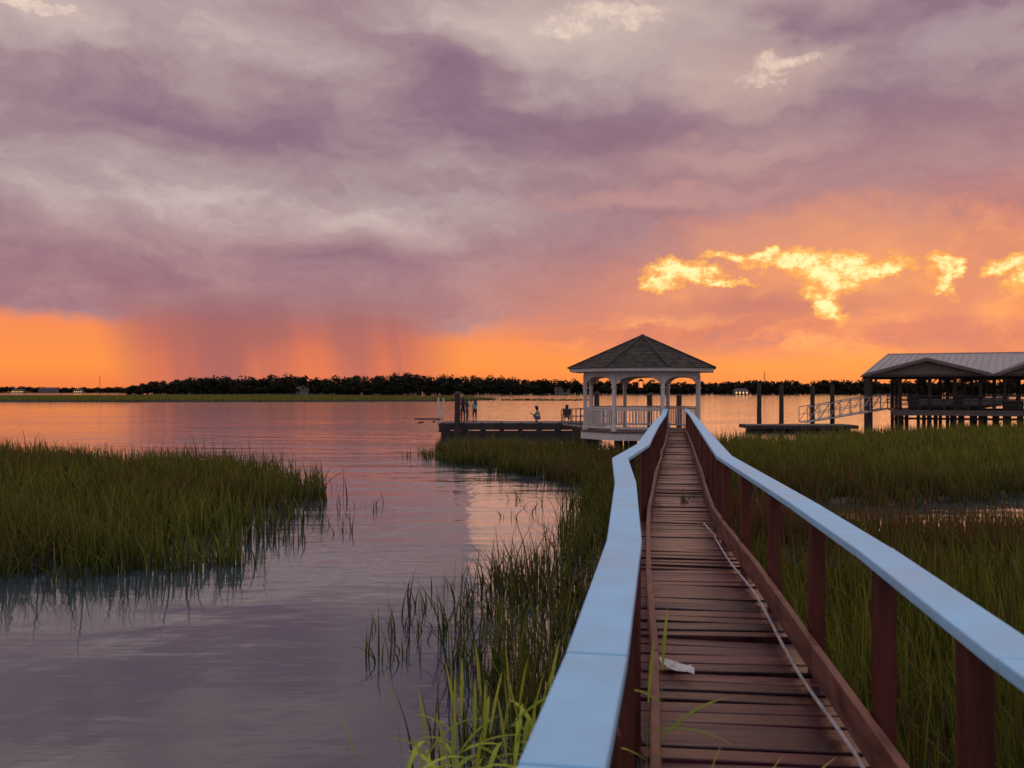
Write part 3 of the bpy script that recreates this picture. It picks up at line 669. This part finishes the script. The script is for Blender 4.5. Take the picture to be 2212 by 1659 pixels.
for lo,hi,dn in((-2,12,300),(12,25,180),(25,60,85)):
    bb=[(.5,lo),(min(60,.66*hi+4),lo),(min(60,.66*hi+4),hi),(.5,hi)]
    n=int((bb[1][0]-.5)*(hi-lo)*dn); Q=rng.uniform((.5,lo),(bb[1][0],hi),(n,2))
    nc=int(n/40); C_=rng.uniform((.5,lo),(bb[1][0],hi),(nc,2)); P2=C_[rng.integers(0,nc,n)]+rng.normal(0,.16,(n,2)); P2[:,0]=np.where((P2[:,0]<.19*P2[:,1]+1.),Q[:,0],P2[:,0]); pick=rng.random(n)<.5; Q=np.where(pick[:,None],P2,Q)
    Q=Q[Q[:,0]<.64*np.maximum(Q[:,1],0)+3.5]
    J=Q+np.stack([np.where(Q[:,0]<.19*Q[:,1]+2,0,pn(Q,1.2,1)),pn(Q,1.,2)*(Q[:,1]>28)],1)*.5
    parts.append(Q[inpoly(J,RP)])
P=np.concatenate(parts)
pud=pn(P,3.2,9)+.5*pn(P,1.1,3)
keep=((pud>-.58)|(P[:,1]>27)|(rng.random(len(P))<.12))&((puddle(P)>1)|(rng.random(len(P))<.05)); P=P[keep]
nearp=np.clip((puddle(P)-1)/2.2,0,1); P=P[rng.random(len(P))<.3+.7*nearp]; nearp=np.clip((puddle(P)-1)/2.2,0,1)
band=-.55*np.exp(-((P[:,1]-17)/5.)**2)+.15*np.clip((P[:,1]-26)/8,0,1)
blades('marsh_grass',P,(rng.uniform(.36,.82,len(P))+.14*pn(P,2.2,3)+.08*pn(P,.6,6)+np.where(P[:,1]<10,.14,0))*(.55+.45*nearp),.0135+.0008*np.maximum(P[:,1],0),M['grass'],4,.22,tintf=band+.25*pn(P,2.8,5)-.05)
f=B(); nx,ny=140,140
gx=np.linspace(0,1,nx); gy=np.linspace(-2,56,ny); G=[]
for yv in gy:
    xl=np.interp(yv,[-2,2,5,9,12,18.5,33.4,38,41,45,49,54,58],[.9,1.3,1.7,2.2,2.8,3.95,6.8,7.8,12,17,22,28,46])
    for t in gx: G.append((xl+(62-xl)*t**1.8,yv))
G=np.array(G); pz=pn(G,3.2,9)+.5*pn(G,1.1,3); zz=np.clip((pz+.45)*.12,-.08,.06); zz[(G[:,1]>52)]=-.05; zz=np.where(puddle(G)<1.7,-.05,zz)
f.add([(a,c,e) for (a,c),e in zip(G,zz)],[(j*nx+i,j*nx+i+1,(j+1)*nx+i+1,(j+1)*nx+i) for j in range(ny-1) for i in range(nx-1)])
f.obj('marsh_ground',M['mud'],smooth=True)
fb=empty('marsh_bank')
BP=[(-300,214),(-120,216),(-70,219),(-30,225),(-12,238),(-6,262),(-10,300),(-60,380),(-200,520),(-500,620),(-600,300)]
f=B(); f.add([(a,c,.35) for a,c in BP]+[(a*1.0,c-.5,-.1) for a,c in BP],[tuple(range(len(BP)))]+[(i,(i+1)%len(BP),len(BP)+(i+1)%len(BP),len(BP)+i) for i in range(len(BP))])
f.obj('mud',M['shore'],fb)
P=rng.uniform((-190,212),(-4,420),(80000,2)); J=P+np.stack([pn(P,8,1),pn(P,7,2)],1)*3; P=P[inpoly(J,BP)]; P=P[(P[:,0]>-.66*P[:,1])]
blades('grass',P,rng.uniform(.5,1.0,len(P)),.16+.0006*P[:,1],M['grass'],2,.25,parent=fb,tintf=.15*pn(P,25,5)+.2)
P=rng.uniform((-3,240),(22,262),(3500,2)); P=P[(np.abs(P[:,1]-251-2*np.sin(P[:,0]*.3))<2.2)]
blades('grass_spit',P,rng.uniform(.3,.7,len(P)),.2,M['grass'],2,.25,parent=fb)
for X,Y,n in((2.43,12.4,26),(2.6,12.9,14),(4.05,19.3,22),(1.95,11.9,8)):
    P=np.array((X,Y))+rng.normal(0,.05,(n,2)); blades('grass_tuft',P,rng.uniform(.08,.26,n),np.full(n,.01),M['grass'],4,.6,base=ZD+.0,tintf=-.1)
# ---------------------------------------------------------------- weeds beside the rail
def weed(name,stems,mt):
    VV=[];FF=[];TT=[];HH=[];nv=0
    def ribbon(p0,dr,Ln,wd,droop,tn):
        nonlocal nv
        seg=7; side=dr.cross(Vector((0,0,1))).normalized(); p_=p0.copy(); d_=dr.normalized()
        for k in range(seg+1):
            t=k/seg; wk=wd*math.sin(math.pi*min(.98,(t*.85+.13)))**.8*.5
            fold=Vector((0,0,wk*.35))
            VV.append(p_-side*wk+fold); VV.append(p_); VV.append(p_+side*wk+fold)
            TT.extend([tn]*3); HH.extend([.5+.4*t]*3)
            if k<seg:
                o=nv+3*k; FF.append((o,o+1,o+4,o+3)); FF.append((o+1,o+2,o+5,o+4))
            d_=(d_+Vector((0,0,-droop/seg))).normalized(); p_=p_+d_*Ln/seg
        nv+=3*(seg+1)
    for (x_,y_,z0,zt,lx,ly,nl) in stems:
        p0=Vector((x_,y_,z0)); p1=Vector((x_+lx,y_+ly,zt)); n=8
        for a in(Vector((1,0,0)),Vector((0,1,0))):
            for k in range(n):
                t0,t1=k/n,(k+1)/n; c0=p0.lerp(p1,t0)+Vector((lx*.3*t0*t0,0,0)); c1=p0.lerp(p1,t1)+Vector((lx*.3*t1*t1,0,0)); r=.003*(1.2-t0)
                VV.extend([c0-a*r,c0+a*r,c1+a*r,c1-a*r]); FF.append((nv,nv+1,nv+2,nv+3)); TT.extend([.4]*4); HH.extend([.5]*4); nv+=4
        for i in range(nl):
            t=.4+.6*i/nl; c0=p0.lerp(p1,t)+Vector((lx*.3*t*t,0,0)); an=i*2.4+random.uniform(-.5,.5)
            ribbon(c0,Vector((math.cos(an),math.sin(an)*.8,random.uniform(.3,1.3))),random.uniform(.16,.34),random.uniform(.012,.02),random.uniform(.6,2.0),random.uniform(.2,.95))
        ribbon(p1+Vector((lx*.3,0,0)),Vector((lx+.02,ly,.5)),.2,.012,.5,.7)
    return rawmesh(name,np.array([tuple(v) for v in VV]),np.array(FF),mt,np.array(TT),np.array(HH))
stems=[]
for i in range(34):
    X=random.uniform(-.22,.22); stems.append((X,random.uniform(2.6,3.3),.4,random.uniform(1.32,1.60)-.5*abs(X-.02),random.uniform(-.12,.08),random.uniform(-.15,.1),random.randint(6,10)))
weed('weed_plant',stems,M['weed'])
weed('weed_plant',[(-.30,2.75,.2,1.44,-.14,0,4),(-.22,2.9,.2,1.52,-.12,0,4)],M['weed'])
weed('weed_plant',[(.40,2.75,.7,1.60,.03,.1,6),(.47,2.9,.7,1.66,.03,.1,5),(.40,2.5,.6,1.42,.10,0,6),(.43,2.6,.6,1.36,.2,0,6),(.50,2.8,.6,1.3,.3,0,5)],M['weed'])
# ---------------------------------------------------------------- distant trees
def trees(name,specs,dens=1.0):
    Vs=[];Ts=[];Hs=[]; tr=B()
    for (X,Y,H,R) in specs:
        tr.cyl((X,Y,0),(X+random.uniform(-.6,.6),Y,H*.6),.35,.15,5)
        for q in range(3): a=random.uniform(0,6.28); tr.cyl((X,Y,H*.35),(X+math.cos(a)*R*.6,Y+math.sin(a)*R*.6,H*.7),.18,.06,4)
        nl=random.randint(6,9)
        for l in range(nl):
            a=random.uniform(0,6.28); rr_=random.uniform(0,.7)*R; zc=H*random.uniform(.30,.82) if l else H*.86; lr=R*random.uniform(.36,.6)
            n=int(34*dens); u=rng.normal(0,1,(n,3)); u/=np.linalg.norm(u,axis=1)[:,None]; r_=lr*rng.uniform(.3,1.1,n)**.6
            c=np.array((X+math.cos(a)*rr_,Y+math.sin(a)*rr_,zc))+u*r_[:,None]*(1,1,.72)
            s_=rng.uniform(.5,1.15,n); e1=rng.normal(0,1,(n,3)); e1/=np.linalg.norm(e1,axis=1)[:,None]; e2=np.cross(e1,rng.normal(0,1,(n,3))); e2/=np.linalg.norm(e2,axis=1)[:,None]
            q_=np.stack([c-e1*s_[:,None],c-e2*s_[:,None]*.7,c+e1*s_[:,None],c+e2*s_[:,None]*.7],1); Vs.append(q_.reshape(-1,3))
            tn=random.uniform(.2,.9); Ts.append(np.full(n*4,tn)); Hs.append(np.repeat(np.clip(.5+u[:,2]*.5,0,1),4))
    V_=np.concatenate(Vs); F=np.arange(len(V_)).reshape(-1,4); e=empty(name)
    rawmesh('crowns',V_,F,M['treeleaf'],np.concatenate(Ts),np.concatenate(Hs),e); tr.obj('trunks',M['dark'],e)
prof=[(-60,9),(280,10),(330,18),(400,24),(480,31),(560,26),(620,36),(700,26),(760,36),(800,31),(850,38),(920,31),(1000,32),(1120,25),(1250,21),(1400,20),(1560,17),(1640,23),(1760,19),(1850,24),(1900,20),(2300,22)]
sp_=[]
for row,(Y0,den) in enumerate(((708,6.0),(730,6.5),(755,7))):
    px=284.
    while px<2290:
        Y=Y0+random.uniform(-8,12); tp=np.interp(px,[a for a,_ in prof],[c for _,c in prof])
        H=(tp/1915*Y+2.6)*random.choice([1,.9,.75,.95,.6,1.12])*random.uniform(.92,1.04); sp_.append((at(px,Y),Y,H,min(6.5,H*.46)*random.uniform(.8,1.25))); px+=random.uniform(.5,1.5)*den*1.8
px=280.
while px<2290: Y=702+random.uniform(0,5); sp_.append((at(px,Y),Y,random.uniform(3.5,7.5),4.0)); px+=6.0
trees('distant_tree_line',sp_)
sp_=[]
px=-60.
while px<300:
    for Y0 in (1215,1250):
        Y=Y0+random.uniform(-10,20); H=(np.interp(px,[-60,60,150,300],[9,11,8,11])/1915*Y+2.2)*random.choice([1,.8,.9,.65]); sp_.append((at(px,Y),Y,H,4.8))
    px+=5
trees('distant_tree_line',sp_,.6)
Mroof=mat('house_roof',(.09,.06,.055),.8); Mwall=mat('house_wall',(.17,.14,.14),.8); Mwin=mat('lit_window',(.8,.5,.2),.5,emit=(1,.55,.18,1.3))
def house(px,Y,wd,h,lit=0,zb=.3):
    e=empty('distant_house'); X=at(px,Y); f=B(); f.box(X,Y,zb+h/2,wd,6,h); f.obj('walls',Mwall,e)
    f=B(); f.add([(X-wd/2-.5,Y-3.5,zb+h),(X+wd/2+.5,Y-3.5,zb+h),(X+wd/2+.5,Y+3.5,zb+h),(X-wd/2-.5,Y+3.5,zb+h),(X-wd/2+1,Y,zb+h+2.2),(X+wd/2-1,Y,zb+h+2.2)],[(0,1,5,4),(1,2,5),(2,3,4,5),(3,0,4),(3,2,1,0)]); f.obj('roof',Mroof,e)
    f=B(); n=max(2,int(wd/2.5))
    for i in range(n): f.box(X-wd/2+(i+.5)*wd/n,Y-3.02,zb+h*.5,1.0,.05,1.3)
    f.obj('windows',Mwin if lit else M['dark'],e)
house(655,703,10,4.0); house(1215,702,12,3.4); house(1600,696,11,2.2,1); house(105,1190,24,5); house(40,1190,16,3,1); house(170,1190,12,3,1)
def mast(px,Y,zt):
    e=empty('radio_mast'); X=at(px,Y); f=B()
    for a,c in((-.7,-.7),(.7,-.7),(0,.8)): f.cyl((X+a,Y+c,0),(X+a*.5,Y+c*.5,zt),.13,.1,4)
    k=1
    while k<zt: f.beam((X-.6,Y-.6,k),(X+.6,Y-.6,k+1.5),.12,.12); f.beam((X+.6,Y-.6,k),(X-.6,Y-.6,k+1.5),.12,.12); k+=1.8
    f.cyl((X,Y,zt),(X,Y,zt+2),.06,.04,4)
    f.obj('lattice',M['dark'],e)
mast(1651,740,17.5); mast(216,1240,24)
